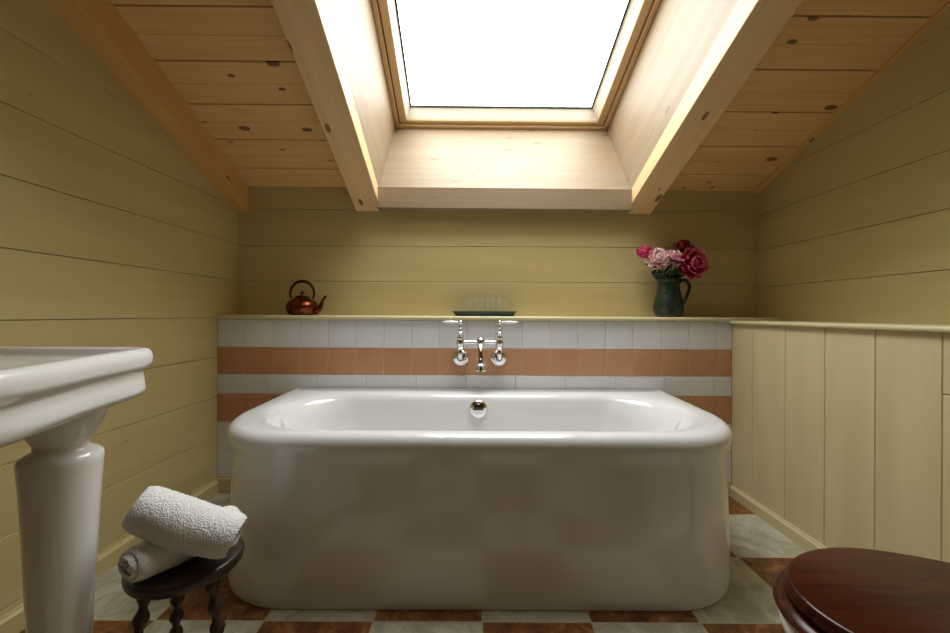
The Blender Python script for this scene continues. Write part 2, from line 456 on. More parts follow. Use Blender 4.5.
# baseboards
def baseboard(name, x, s, h, th=.016):
    b = MB()
    prof = [(x, 0), (x+s*th, 0), (x+s*th, h-.014), (x+s*th*.55, h-.006), (x+s*th*.4, h), (x, h)]
    P = [[Vector((p[0], y, p[1])) for p in prof] for y in (YB, D1-.009)]
    b.grid(P, closed_v=True, cap0=True, cap1=True, T=[[(q[1], q[0], q[2]) for q in r] for r in P])
    structure(b.obj(name, M['panel_paint'] if s < 0 else M['wall_paint']))
baseboard('baseboard_left', XL, 1, .075)
baseboard('baseboard_right', XR, -1, .062)

# ceiling boards (left of the shaft, right of it, and beyond its upper end), one structure
U0, U1 = -.568, .900           # clear width between the rafters
V_END = -2.75
SK_TOP = 1.15                  # v where the skylight shaft ends
b = MB()
def rf(u, v, wz): return roof(u, v, wz)
vv = 2.262
edges = [2.45]
while vv > V_END: edges.append(vv); vv -= .1965
for i, (v1, v0) in enumerate(zip(edges, edges[1:])):
    for (ua, ub, dv) in ((XL-.1, -.70, 0), (1.04, XRU+.1, .013)):
        vm = (v0+v1)/2+dv
        b.box((ua, vm+.0004, 0), (ub, v1-.0028+(dv if i else 0), .02), 'x', fn=rf); b.box((ua, v0+.0028+dv, 0), (ub, vm-.0004, .02), 'x', fn=rf)
    if v1 < SK_TOP:
        b.box((-.75, v0+.0028, 0), (1.1, v1-.0028, .02), 'x', fn=rf)
ce = structure(b.obj('ceiling', M['pine_side'], bevel=.0012, segs=1))
b = MB()
b.box((XL-.2, V_END, .013), (-.66, D2+.2, .30), fn=rf); b.box((1.0, V_END, .013), (XRU+.2, D2+.2, .30), fn=rf)
b.box((-.70, V_END, .013), (1.05, SK_TOP-.02, .30), fn=rf)
structure(b.obj('ceiling_backing', M['gap'], ce))

# rafters and edge trims
RB = -.144
def beam(name, u0, u1, w0, w1, m, v0=V_END, v1=D2, bev=.004):
    b = MB(); b.box((u0, v0, w0), (u1, v1, w1), 'y', fn=rf, off=(random.uniform(0,9), u0*2, 3)); return structure(b.obj(name, m, bevel=bev))
beam('trim_3', -.718, U0, RB, .03, M['pine_beam'])
beam('trim_4', U1, 1.052, RB, .03, M['pine_beam'])
beam('trim_5', XL-.07, -1.364, -.157, .01, M['pine_edge'])
b = MB(); b.box((XRU-.035, V_END, -.016), (XRU+.1, D2, .01), 'y', fn=rf); structure(b.obj('trim_6', M['pine_edge'], bevel=.003))

# trimmer beam at the foot of the shaft (flat underside)
def flat_under(u, v, wz):     # wz 0 bottom, 1 top
    p = roof(u, v, 0); p.z = 1.609 - .0044*u + wz*.122; return p
b = MB(); b.box((U0-.005, 2.31, 0), (U1+.005, D2, 1), 'x', fn=flat_under); structure(b.obj('trim_7', M['pine_pale'], bevel=.003))

# skylight shaft linings
WA = .62                        # window plane above the board plane
WU0, WU1 = -.529, .883          # outer window frame
V_LO = 2.681
def quadbox(mb, pts, nrm, th, along):
    """pts: 4 corners; extruded by nrm*th; tc measured with 'along' as the grain axis"""
    V = [Vector(p) for p in pts] + [Vector(p)+Vector(nrm)*th for p in pts]
    a = Vector(along).normalized(); n = Vector(nrm).normalized(); c = n.cross(a)
    off = random.uniform(0,50)
    T = [(v.dot(a)+off, v.dot(c)+off, v.dot(n)+off) for v in V]
    mb.add(V, [(0,1,2,3),(7,6,5,4),(0,4,5,1),(1,5,6,2),(2,6,7,3),(3,7,4,0)], T)
foot_l = flat_under(U0, 2.325, .99); foot_r = flat_under(U1, 2.325, .99)
wl_lo = roof(WU0, V_LO, WA-.02); wr_lo = roof(WU1, V_LO, WA-.02)
b = MB(); quadbox(b, [foot_l, foot_r, wr_lo, wl_lo], (0,.85,-.5), .03, (1,0,0)); structure(b.obj('trim_8', M['pine_pale']))
sl = (roof(0,1,0)-roof(0,2,0))
l_hi0 = roof(U0, SK_TOP, .0); l_hi1 = roof(WU0, SK_TOP, WA-.02)
b = MB(); quadbox(b, [foot_l+Vector((0,.0,-.0)), roof(U0, SK_TOP, -.02), l_hi1, wl_lo], (-1,0,0), .03, sl); structure(b.obj('trim_9', M['pine_pale']))
r_hi1 = roof(WU1, SK_TOP, WA-.02)
b = MB(); quadbox(b, [foot_r, roof(U1, SK_TOP, -.02), r_hi1, wr_lo], (1,0,0), .03, sl); structure(b.obj('trim_10', M['pine_pale']))
b = MB(); quadbox(b, [roof(U0,SK_TOP,-.02), roof(U1,SK_TOP,-.02), r_hi1, l_hi1], (0,-1,0), .03, (1,0,0)); structure(b.obj('trim_11', M['pine_pale']))
# roof covering around the window (seals the shaft)
b = MB()
for a0, a1 in (((-1.2, .7, WA), (WU0+.01, 3.0, WA+.03)), ((WU1-.01, .7, WA), (1.5, 3.0, WA+.03)), ((-1.2, .7, WA), (1.5, SK_TOP, WA+.03)), ((-1.2, V_LO-.005, WA), (1.5, 3.0, WA+.03))):
    b.box(a0, a1, fn=rf)
structure(b.obj('roof_covering', M['gap'], ce))

# skylight window: fixed frame, sash, pane
t = bpy.data.objects.new('window_1', None); C.objects.link(t); t.location = roof(.15, 1.9, WA); structure(t)
inv = -t.location
def rfl(u, v, wz): return roof(u, v, wz) + inv
def frame(mb, u0, u1, v0, v1, wu, wv, z0, z1):
    mb.box((u0, v0, z0), (u0+wu, v1, z1), 'y', fn=rfl); mb.box((u1-wu, v0, z0), (u1, v1, z1), 'y', fn=rfl)
    mb.box((u0+wu, v1-wv, z0), (u1-wu, v1, z1), 'x', fn=rfl); mb.box((u0+wu, v0, z0), (u1-wu, v0+wv, z1), 'x', fn=rfl)
b = MB(); frame(b, WU0, WU1, SK_TOP, V_LO, .026, .024, WA-.028, WA+.06); structure(b.obj('window_frame', M['pine_frame'], t, bevel=.003))
b = MB(); frame(b, WU0+.032, WU1-.032, SK_TOP+.04, V_LO-.030, .046, .020, WA-.016, WA+.06); structure(b.obj('sash', M['pine_frame'], t, bevel=.004))
b = MB(); frame(b, WU0+.018, WU1-.018, SK_TOP+.02, V_LO-.016, .024, .024, WA+.004, WA+.05); structure(b.obj('gap_strip', mat('dark_gap_strip', lin(58,44,30), .7)[0], t))  # dark strip added to block light leaking between frame and sash
# sloped strips for the sash's inner faces, daylight glare put into the pale colour
u0, u1, v0, v1 = WU0+.078, WU1-.078, SK_TOP+.06, V_LO-.049
lo = [rfl(u0, v0, WA-.006), rfl(u1, v0, WA-.006), rfl(u1, v1, WA-.006), rfl(u0, v1, WA-.006)]
bi = .042
hi = [rfl(u0+bi-.014, v0+.03, WA+.062), rfl(u1-bi, v0+.03, WA+.062), rfl(u1-bi, v1-.020, WA+.062), rfl(u0+bi-.014, v1-.020, WA+.062)]
ob = [rfl(u0-.004, v0, WA+.066), rfl(u1+.004, v0, WA+.066), rfl(u1+.004, v1, WA+.066), rfl(u0-.004, v1, WA+.066)]
b = MB(); b.grid([lo, hi, ob], closed_v=True, closed_u=True); structure(b.obj('lit_sash_face', mat('pale_sash_glare', lin(236,230,216), .5)[0], t))
b = MB(); frame(b, u0+bi-.016, u1-bi+.002, v0+.03, v1-.018, .010, .008, WA+.056, WA+.064); structure(b.obj('gasket', mat('dark_gasket', lin(30,50,66), .6)[0], t))
b = MB(); b.box((u0+.01, v0+.01, WA+.064), (u1-.01, v1-.006, WA+.068), fn=rfl); structure(b.obj('window_pane', M['pane'], t))

def portal(name, loc, sx, sy, rot):
    l = bpy.data.lights.new(name, 'AREA'); l.shape = 'RECTANGLE'; l.size = sx; l.size_y = sy; l.cycles.is_portal = True
    o = bpy.data.objects.new(name, l); C.objects.link(o); o.location = loc; o.rotation_euler = rot
portal('skylight_portal', roof(.15, (SK_TOP+V_LO)/2, WA+.1), 1.35, (V_LO-SK_TOP)*1.08, (-math.atan(.4), 0, 0))

# ------------------------------------------------------------------ bathtub
def outline(x0, x1, yb, yf, rf_, rb, taper=0.0, n=14, cx=.02):
    """closed D outline, counter-clockwise from back left; taper narrows the sides towards the front"""
    pts = []
    def corner(cx_, cy_, r, a0, a1):
        for i in range(n+1):
            a = a0+(a1-a0)*i/n; pts.append([cx_+r*math.cos(a), cy_+r*math.sin(a)])
    corner(x0+rb, yb-rb, rb, PI/2, PI)
    for k in range(1, 8): pts.append([x0, (yb-rb)+(yf+rf_-(yb-rb))*k/8])
    corner(x0+rf_, yf+rf_, rf_, PI, 1.5*PI)
    for k in range(1, 12): pts.append([x0+rf_+(x1-x0-2*rf_)*k/12, yf])
    corner(x1-rf_, yf+rf_, rf_, 1.5*PI, 2*PI)
    for k in range(1, 8): pts.append([x1, (yf+rf_)+((yb-rb)-(yf+rf_))*k/8])
    corner(x1-rb, yb-rb, rb, 0, PI/2)
    for k in range(1, 12): pts.append([x1-rb+(x0-x1+2*rb)*k/12, yb])
    if taper:
        for p in pts:
            s = (yb-p[1])/(yb-yf); p[0] = cx+(p[0]-cx)*(1-taper*min(1, s*1.4))
    return pts
tub = thing('bathtub', (.02, 1.80, 0), 'large white enamelled D-shaped bathtub standing against the striped tiles', 'bathtub')
HW = 1.030; YBK = D1-.006; YF = 1.345
def ring(off_s, off_f, off_b, z, rfr=.335, rbk=.012):
    o = outline(.02-HW+off_s, .02+HW-off_s, YBK-off_b, YF+off_f, max(rfr, .02), rbk, .028)
    return [Vector((x-.02, y-1.80, z)) for x, y in o]
R = []
R.append(ring(.008, .004, 0, 0.0))
R.append(ring(.006, .002, 0, 0.006))
R.append(ring(.004, .002, 0, .03))
R.append(ring(.007, .006, 0, .2))
R.append(ring(.012, .012, 0, .38))
R.append(ring(.014, .014, 0, .47))
R.append(ring(.010, .010, 0, .505))
R.append(ring(.002, .002, 0, .53))
R.append(ring(.000, .000, 0, .547))
for a in (20, 40, 60, 75, 90):
    a = math.radians(a); o = .042*(1-math.cos(a)); z = .547+.042*math.sin(a)
    R.append(ring(o, o, .001, z, .335-o*.5))
R.append(ring(.060, .050, .10, .590, .34, .03))
R.append(ring(.085, .062, .140, .589, .33, .10))
R.append(ring(.108, .074, .158, .584, .33, .22))
R.append(ring(.122, .082, .170, .572, .33, .26))
R.append(ring(.132, .088, .178, .555, .33, .28))
R.append(ring(.160, .098, .190, .48, .32, .28))
R.append(ring(.200, .115, .205, .36, .31, .28))
R.append(ring(.245, .14, .225, .24, .29, .26))
R.append(ring(.300, .175, .255, .17, .25, .23))
R.append(ring(.380, .22, .29, .145, .2, .19))
R.append(ring(.60, .30, .37, .14, .08, .08))
b = MB(); b.grid(R, closed_v=True, cap0=True, cap1=True)
b.obj('tub_body', M['enamel'], tub, smooth=True)
# overflow on the inner back wall
b = MB()
oy = 2.024-1.80
b.lathe([(.0465,.012), (.0465,-.002), (.044,-.008), (.036,-.014), (.02,-.0175), (.002,-.0185)], 36, (0,0,0), 'y')
ov = b.obj('overflow', M['chrome'], tub, smooth=True, ang=50); ov.location = (.0, oy, .519); ov.rotation_euler = (math.radians(-8),0,0)
b = MB(); b.box((-.026,-.021,-.004), (.024,-.012,.004)); b.obj('overflow_slot', M['dark_slot'], ov, bevel=.001)

# ------------------------------------------------------------------ bath mixer tap
def px(x, y, Y): return Vector(((x-475)*Y/F, Y, 1-(y-314)*Y/F))
tap = thing('bath_mixer', (.03, D1, .84), 'chrome wall-mounted bath mixer with two white lever handles above the tub', 'tap')
L0 = tap.location
YT = 2.145
cxm = .5*(460.5+499.8)
x_l, x_r, x_c = (460.5-475)*YT/F, (499.8-475)*YT/F, (480.8-475)*YT/F
zb = 1-(342.5-314)*YT/F
b = MB(); b.tube([Vector((x_l,YT,zb))-L0, Vector((x_r,YT,zb))-L0], .0100, 16); b.obj('bridge', M['chrome'], tap, smooth=True, ang=50)
for xs in (x_l, x_r):
    b = MB(); zf = 1-(358-314)*D1/F
    b.lathe([(.046,0), (.046,-.004), (.043,-.010), (.032,-.016), (.018,-.020), (.0175,-.03)], 32, Vector((xs,D1-.001,zf))-L0, 'y'); b.obj('flange', M['chrome'], tap, smooth=True, ang=50)
    b = MB()
    pts = [(xs, D1-.02, zf), (xs, D1-.045, zf)] + [(xs, D1-.045-.032*math.sin(a), zf+.032-.032*math.cos(a)) for a in [PI/2*i/6 for i in range(1,7)]] + [(xs, YT, zb-.02)]
    b.tube([Vector(p)-L0 for p in pts], .014, 16); b.obj('elbow', M['chrome'], tap, smooth=True)
    b = MB()
    prof = [(.012,-.042),(.020,-.040),(.021,-.030),(.017,-.026),(.019,-.018),(.0225,-.008),(.0225,.008),(.018,.016),(.020,.022),(.0195,.032),(.013,.036),(.012,.042),(.0155,.048),(.0155,.054),(.009,.060),(.0075,.072),(.010,.078),(.006,.084),(.006,.094)]
    b.lathe(prof, 24, Vector((xs,YT,zb))-L0); b.obj('valve_body', M['chrome'], tap, smooth=True, ang=40)
    s = -1 if xs == x_l else 1; zh = 1-(322.3-314)*YT/F
    b = MB(); b.lathe([(.006,-.012),(.012,-.009),(.0145,0),(.012,.007),(.004,.010)], 20, Vector((xs,YT,zh))-L0)
    b.tube([Vector((xs+s*d,YT,zh))-L0 for d in (.008,.022,.026,.030)], [.005,.0045,.0075,.0075], 12)
    hd = b.obj('handle', M['chrome'], tap, smooth=True, ang=50)
    b = MB(); b.tube([Vector((xs+s*d,YT,zh))-L0 for d in (.028,.034,.05,.07,.085,.092,.096)], [.006,.0085,.0095,.0085,.0065,.005,.001], 16)
    lv = b.obj('lever', M['porcelain'], hd, smooth=True); lv['label'] = 'white porcelain lever'
# spout
b = MB()
b.lathe([(.004,.028),(.014,.025),(.022,.015),(.0250,0),(.022,-.014),(.019,-.020),(.021,-.026),(.019,-.034)][::-1], 24, Vector((x_c,YT,zb))-L0)
zs_ = [0,-.02,-.045,-.07,-.09]
pts = [(x_c, YT-.01, zb-.02), (x_c, YT-.03, zb-.04), (x_c, YT-.045, zb-.065), (x_c, YT-.052, zb-.09), (x_c, YT-.054, zb-.105)]
b.tube([Vector(p)-L0 for p in pts], [.019,.020,.0165,.018,.021], 18)
b.lathe([(.017,0),(.021,-.006),(.031,-.012),(.031,-.016),(.024,-.018),(.026,-.034),(.033,-.036),(.033,-.041),(.022,-.042)][::-1], 28, Vector((x_c,YT-.054,zb-.103))-L0)
b.obj('spout', M['chrome'], tap, smooth=True, ang=40)

# ------------------------------------------------------------------ kettle on the ledge
YK = 2.31; k0 = px(302, 314, YK); k0.z = LEDGE
ket = thing('kettle', k0, 'hammered copper kettle with arched handle standing on the ledge left of the bath', 'kettle')
b = MB()
prof = [(.050,0),(.066,.002),(.078,.014),(.0855,.032),(.087,.048),(.082,.068),(.068,.084),(.050,.094),(.040,.098),(.039,.102)]
b.lathe(prof, 40); b.obj('kettle_body', M['copper'], ket, smooth=True)
b = MB(); b.lathe([(.040,.100),(.042,.103),(.036,.109),(.018,.114),(.006,.116),(.005,.122),(.011,.127),(.012,.132),(.007,.137),(.001,.139)], 28)
b.obj('kettle_lid', M['copper'], ket, smooth=True, ang=60)
b = MB()
pts = [(.062,0,.018),(.088,0,.024),(.108,0,.040),(.120,0,.062),(.128,0,.085),(.138,0,.100),(.150,0,.110)]
b.tube(pts, [.020,.019,.016,.012,.009,.008,.0075], 16); b.obj('spout', M['copper'], ket, smooth=True)
b = MB()
pts = []
for i in range(25):
    a = math.radians(-24+228*i/24); pts.append((.074*math.cos(a), 0, .126+.070*math.sin(a)))
b.tube(pts, [.0058 + .0030*math.exp(-((i-12)/5.5)**2) for i in range(25)], 12); b.obj('handle', M['copper_dark'], ket, smooth=True)
ket.rotation_euler = (0,0,math.radians(-8))

# ------------------------------------------------------------------ tray and glasses
YTR = 2.315
tx0, tx1 = (452.5-475)*YTR/F, (516.5-475)*YTR/F
cx_ = (tx0+tx1)/2; hx = (tx1-tx0)/2; hy = .085
def rrect(hx, hy, r, z, n=6):
    out = []
    for (sx, sy, a0) in ((1,1,0), (-1,1,PI/2), (-1,-1,PI), (1,-1,1.5*PI)):
        for i in range(n+1):
            a = a0+PI/2*i/n; out.append(Vector((sx*(hx-r)+r*math.cos(a), sy*(hy-r)+r*math.sin(a), z)))
    return out
b = MB()
b.grid([rrect(hx-.022,hy-.018,.03,0), rrect(hx-.018,hy-.014,.032,.003), rrect(hx-.010,hy-.008,.036,.018), rrect(hx,hy,.04,.025), rrect(hx,hy,.04,.028), rrect(hx-.012,hy-.010,.036,.022), rrect(hx-.022,hy-.018,.03,.008)], closed_v=True, cap0=True, cap1=True)
tr = b.obj('tray', M['tray'], smooth=True, ang=40); tr.location = (cx_, YTR, LEDGE)
tag(tr, 'dark green oblong tray on the ledge above the mixer, holding the glasses', 'tray')
def glass_mb():
    b = MB(); h = .098
    b.lathe([(.020,0),(.0235,.002),(.0245,.02),(.0275,h),(.0265,h+.001),(.0262,h-.002)], 24, cap1=False)
    return b
g0 = None
order_f = ['first from the left', 'second from the left', 'third from the left', 'rightmost']
order_b = ['leftmost', 'middle', 'rightmost']
for row, n_, yo, names in (('front', 4, -.034, order_f), ('rear', 3, .034, order_b)):
    for i in range(n_):
        xo = (-.1035+.069*i) if row == 'front' else (-.069+.069*i)
        if g0 is None:
            g0 = glass_mb().obj('drinking_glass', M['glass'], smooth=True, ang=50); g_ = g0
        else:
            g_ = g0.copy(); C.objects.link(g_)
        g_.location = (cx_+xo, YTR+yo, LEDGE+.0082)
        tag(g_, 'clear glass tumbler on the green tray, %s of the %s row' % (names[i], row), 'glass', 'tumblers on the green tray')

# ------------------------------------------------------------------ jug of peonies
YJ = 2.30; j0 = px(668.5, 314, YJ); j0.z = LEDGE
jug = thing('jug', j0, 'dark green glazed pottery jug with a loop handle on the ledge, holding peonies', 'jug')
b = MB()
prof = [(.060,0),(.068,.003),(.074,.016),(.080,.04),(.081,.06),(.077,.085),(.070,.11),(.063,.14),(.058,.17),(.0555,.195),(.058,.21),(.064,.222),(.061,.223),(.054,.210),(.051,.19),(.055,.15),(.06,.12)]
b.lathe(prof, 40, cap1=True)
# pull a pouring lip on the left
for i, (x,y,z) in enumerate(b.v):
    if z > .185:
        k = max(0, (z-.185)/.038); a = math.atan2(y,x); g_ = math.exp(-((abs(a)-PI)/.35)**2)
        b.v[i] = (x*(1+.28*k*g_), y, z+.006*k*g_)
b.obj('jug_body', M['glaze'], jug, smooth=True)
b = MB()
pts = [(.052,0,.198),(.075,0,.212),(.098,0,.212),(.114,0,.198),(.120,0,.175),(.114,0,.145),(.102,0,.115),(.088,0,.09),(.074,0,.075)]
b.tube(pts, [.011,.0105,.010,.0095,.009,.009,.009,.010,.012], 14); b.obj('handle', M['glaze_plain'], jug, smooth=True)

def petal(mb, base, direc, L, W, cup, ruffle, seed, roll=0):
    """one cupped, ruffled petal growing from base along direc"""
    d = Vector(direc).normalized(); side = d.cross(Vector((0,0,1)))
    if side.length < .05: side = Vector((1,0,0))
    side.normalize(); up = side.cross(d)
    side, up = side*math.cos(roll)+up*math.sin(roll), up*math.cos(roll)-side*math.sin(roll)
    P, T = [], []; rn = random.Random(seed)
    ph = rn.uniform(0, 6)
    for i in range(6):
        s = i/5; wd = W*math.sin(PI*min(.96, .12+.74*s))**.7; row, tr_ = [], []
        for j in range(7):
            q = j/3-1
            edge = s**2*ruffle*math.sin(5*q+ph)*L*.12
            p = Vector(base) + d*(L*s*(1-.10*q*q*s)) + side*(wd*q*.5) + up*(cup*L*(s*s*.9 + q*q*.35*s) + edge)
            row.append(p); tr_.append((s, q, seed*.01))
        P.append(row); T.append(tr_)
    mb.grid(P, T=T)

def peony(px_, py_, Y, r, m, label, kind, facing, seed):
    c = px(px_, py_, Y)
    t = thing('peony', c, label, 'flower', 'peonies in the green jug')
    rn = random.Random(seed); b = MB(); f = Vector(facing).normalized()
    q = f.to_track_quat('Z', 'Y').to_matrix()
    layers = {'double': [(10,.15,.62,1.0), (10,.55,.78,.9), (9,.95,.9,.8), (9,1.35,1.0,.75), (8,1.75,1.02,.6)],
              'bud': [(6,.10,.85,1.0), (6,.4,.95,1.0), (6,.75,1.0,.9), (5,1.1,1.0,.8)],
              'open': [(10,.35,.55,.9), (8,.85,.85,.7), (8,1.2,1.02,.5), (8,1.5,1.12,.3), (7,1.8,1.0,.2)]}[kind]
    for li, (n, th, ln, cup) in enumerate(layers):
        for k in range(n):
            a = 2*PI*(k+.5*(li%2))/n + rn.uniform(-.15,.15); tt = th + rn.uniform(-.12,.12)
            loc = Vector((math.sin(tt)*math.cos(a), math.sin(tt)*math.sin(a), math.cos(tt)))
            d = q @ loc
            base = q @ Vector((0,0,-.45*r)) + d*(r*.12)
            # cupping bends towards the flower axis
            axis = (q @ Vector((0,0,1)))
            side = d.cross(axis)
            if side.length < .05: side = Vector((1,0,0))
            side.normalize(); up = side.cross(d)
            if up.dot(axis) < 0: up = -up
            P, T = [], []; L = r*1.28*ln*rn.uniform(.9,1.08); W = r*(.95 if kind != 'double' else .8)*rn.uniform(.85,1.15); ph = rn.uniform(0,6)
            for i in range(6):
                s = i/5; wd = W*max(.15, math.sin(PI*(.14+.66*s)))**.8; row, tr_ = [], []
                for j in range(7):
                    qn = j/3-1
                    row.append(base + d*(L*s*(1-.12*qn*qn*s)) + side*(wd*qn*.5) + up*(cup*L*.42*(s*s + qn*qn*.4*s) + s*s*L*.07*math.sin(5*qn+ph)))
                    tr_.append((s, qn, 0))
                P.append(row); T.append(tr_)
            b.grid(P, T=T)
    o = b.obj('bloom', m, t, smooth=True)
    mo = o.modifiers.new('solid', 'SOLIDIFY'); mo.thickness = .0012
    if kind == 'open':
        b = MB()
        for k in range(26):
            a = rn.uniform(0, 6.28); rr = rn.uniform(0, .3)*r
            p0 = q @ Vector((0,0,-.2*r)); p1 = q @ Vector((rr*math.cos(a), rr*math.sin(a), rn.uniform(.12,.3)*r))
            b.tube([p0, p1, p1*1.08], [.0008,.001,.0018], 5)
        b.obj('stamens', M['stamen'], t, smooth=True)
    # stem down into the jug mouth
    tgt = j0 + Vector((rn.uniform(-.03,.03), rn.uniform(-.02,.02), .07)) - c
    mid = Vector(((j0.x-c.x)*.75, (j0.y-c.y)*.75, j0.z+.225-c.z))
    b = MB(); s0 = q @ Vector((0,0,-.5*r))
    pts = [s0.lerp(mid, k/6) + Vector((0,0,.012*math.sin(PI*k/6))) for k in range(7)] + [mid.lerp(tgt, k/4) for k in range(1,5)]
    b.tube(pts, .0028, 8); b.obj('stem', M['stem'], t, smooth=True)
    # leaves hanging off the stem
    for k in range(3):
        b = MB(); a = rn.uniform(0, 6.28)
        p = pts[2+k] ; dirv = Vector((math.cos(a)*.8 + (c.x-j0.x)*5, math.sin(a)*.5-.2, rn.uniform(-.35,.3)))
        petal(b, p, dirv, rn.uniform(.05,.075), .026, -.25, .3, seed*7+k)
        lf = b.obj('leaf', M['leaf'], t, smooth=True); mo = lf.modifiers.new('solid', 'SOLIDIFY'); mo.thickness = .0008
    return t
s_ = YJ/F
peony(645.5, 253.5, 2.30, 8.2*s_, M['pet_mag'], 'small magenta peony, leftmost of the flowers in the green jug', 'bud', (-.5,-.5,.6), 11)
peony(657.8, 257, 2.25, 8.2*s_, M['pet_pink'], 'pale pink double peony facing forward at the left of the bunch', 'double', (-.15,-1,.35), 12)
peony(674, 255.5, 2.27, 7.8*s_, M['pet_rose'], 'pink double peony in the middle of the bunch, right of the palest one', 'double', (.1,-.6,.8), 13)
peony(682.5, 248, 2.33, 8.8*s_, M['pet_red'], 'dark red peony standing highest in the bunch', 'bud', (0,-.4,1), 14)
peony(694, 262.5, 2.24, 10.6*s_, M['pet_open'], 'large wide-open crimson peony at the right of the bunch', 'open', (.25,-1,.15), 15)
peony(697.5, 251, 2.36, 7.5*s_, M['pet_rose'], 'pink peony half hidden behind the large crimson one', 'double', (.4,-.3,1), 16)
t = thing('foliage_sprig', (j0.x, j0.y, j0.z+.2), 'dark green peony leaves hanging over the rim of the green jug', 'foliage')
for k in range(22):
    rn = random.Random(90+k); a = 2*PI*k/11
    b = MB()
    petal(b, (.02*math.cos(a), .02*math.sin(a), .0), (math.cos(a)*.9-.2, math.sin(a)*.6-.15, rn.uniform(.5,1.4)), rn.uniform(.075,.105), .040, -.12, .4, 200+k)
    lf = b.obj('leaf', M['leaf'], t, smooth=True); mo = lf.modifiers.new('solid', 'SOLIDIFY'); mo.thickness = .0008

# ------------------------------------------------------------------ washbasin with ceramic leg
ZT = .906
def smooth_closed(pts, n):
    """Catmull-Rom resample of a closed polygon with per-point corner sharpness through doubled points"""
    P = [Vector((p[0], p[1], 0)) for p in pts]; out = []; m = len(P)
    for i in range(m):
        a, b_, c, d = P[i-1], P[i], P[(i+1)%m], P[(i+2)%m]
        for k in range(n):
            t = k/n
            out.append(.5*((2*b_)+(-a+c)*t+(2*a-5*b_+4*c-d)*t*t+(-a+3*b_-3*c+d)*t**3))
    return out
yc = .58
DXB = .045
half = [(x+(DXB if x > -1.3 else 0), y) for x, y in [(-1.428, 1.095), (-1.40, 1.10), (-1.2, 1.10), (-1.02, 1.10), (-.955, 1.098), (-.915, 1.082), (-.897, 1.045), (-.882, .99), (-.850, .86), (-.806, .72), (-.785, .62)]]
full = half + [(x, 2*yc-y) for x, y in reversed(half)]
base = smooth_closed(full, 4)
basc = Vector((-1.12, yc, 0))
def inset(d, z, floor_x=-1.428):
    """inset the basin outline by d (metres) along its normals"""
    out = []; n = len(base)
    for i in range(n):
        t = (base[(i+1)%n]-base[i-1]).normalized(); nrm = Vector((-t.y, t.x, 0))
        if nrm.dot(basc-base[i]) < 0: nrm = -nrm
        p = base[i]+nrm*d
        out.append(Vector((max(p.x, floor_x), p.y, z)))
    return out
bas = thing('washbasin', (-1.12, yc, 0), 'white ceramic washbasin with a moulded rim on a stout tapering leg at the left wall', 'washbasin')
def loc(ring_): return [p-Vector((-1.12, yc, 0)) for p in ring_]
bz = 1-.225
prs = [(.10, bz+.004), (.060, bz-.002), (.035, bz), (.022, bz+.008), (.015, bz+.022), (.017, bz+.045), (.020, bz+.062), (.017, bz+.073), (.006, bz+.082), (.001, bz+.092), (.0, ZT-.022), (.003, ZT-.010), (.010, ZT-.002), (.020, ZT), (.030, ZT-.001), (.038, ZT-.007), (.043, ZT-.018), (.055, ZT-.026), (.075, ZT-.029)]
R = [loc(inset(d, z)) for d, z in prs]
# bowl: blend the outline into an ellipse and drop
n = len(base)
def ell(rx, ry, z, cx=.06, cy=0):
    out = []
    for p in base:
        v = p-basc; a = math.atan2(v.y/.5, v.x/.3); out.append(Vector((cx-.02+rx*math.cos(a), cy+ry*math.sin(a), z)))
    return out
R += [ell(.20,.30,ZT-.031), ell(.19,.29,ZT-.038), ell(.17,.26,ZT-.08), ell(.13,.20,ZT-.118), ell(.06,.08,ZT-.126), ell(.02,.02,ZT-.1265)]
b = MB(); b.grid(R, closed_v=True, cap0=True, cap1=True)
bo = b.obj('basin', M['ceramic'], bas, smooth=True)
def leg_prof():
    return [(r_*.72, z) for r_, z in [(.115,0),(.118,.02),(.112,.045),(.092,.06),(.080,.085),(.0775,.12),(.0795,.20),(.086,.32),(.093,.45),(.101,.57),(.1065,.628),(.1075,.642),(.104,.652),(.088,.660),(.074,.665),(.0705,.672),(.072,.682),(.082,.695),(.098,.715),(.110,.735),(.117,.755),(.120,.772),(.121,.780)]]
for yy in (.98, 2*yc-.98):
    b = MB(); b.lathe(leg_prof(), 48)
    lg = b.obj('leg', M['ceramic'], bas, smooth=True); lg.location = (-1.01+1.12, yy-yc, 0)
# taps and waste at the back of the basin
for yy in (-.16, .16):
    b = MB(); b.lathe([(.024,0),(.024,.006),(.014,.012),(.012,.05),(.018,.056),(.018,.075),(.006,.082)], 20)
    b.tube([(0,0,.045),(.03,0,.05),(.07,0,.045),(.08,0,.03)], .008, 10)
    tp = b.obj('basin_tap', M['chrome'], bas, smooth=True, ang=40); tp.location = (-.235, yy, ZT-.0295)

# ------------------------------------------------------------------ stool
SX, SY, SZ, SR = -.803, 1.122, .32, .139
st = thing('stool', (SX, SY, 0), 'small round dark wooden stool with bobbin-turned legs beside the bath', 'stool')
b = MB(); b.lathe([(SR-.02,SZ-.036),(SR-.006,SZ-.033),(SR-.001,SZ-.024),(SR,SZ-.010),(SR-.003,SZ-.003),(SR-.008,SZ),(SR*.5,SZ-.0005),(.01,SZ-.001)], 56)
b.obj('seat', M['stool'], st, smooth=True, ang=50)
for ang in (232, 343, 138):
    a = math.radians(ang); d = Vector((math.cos(a), math.sin(a), 0))
    top = d*.088 + Vector((0,0,SZ-.034)); bot = d*.134 + Vector((0,0,.002))
    n_ = 60; pts, rad = [], []
    for i in range(n_+1):
        t_ = i/n_; pts.append(top.lerp(bot, t_))
        rad.append((.0145 + .0045*math.cos(2*PI*t_*5+PI)) if .05 < t_ < .93 else .015)
    b = MB(); b.tube(pts, rad, 18); b.obj('leg', M['stool'], st, smooth=True)

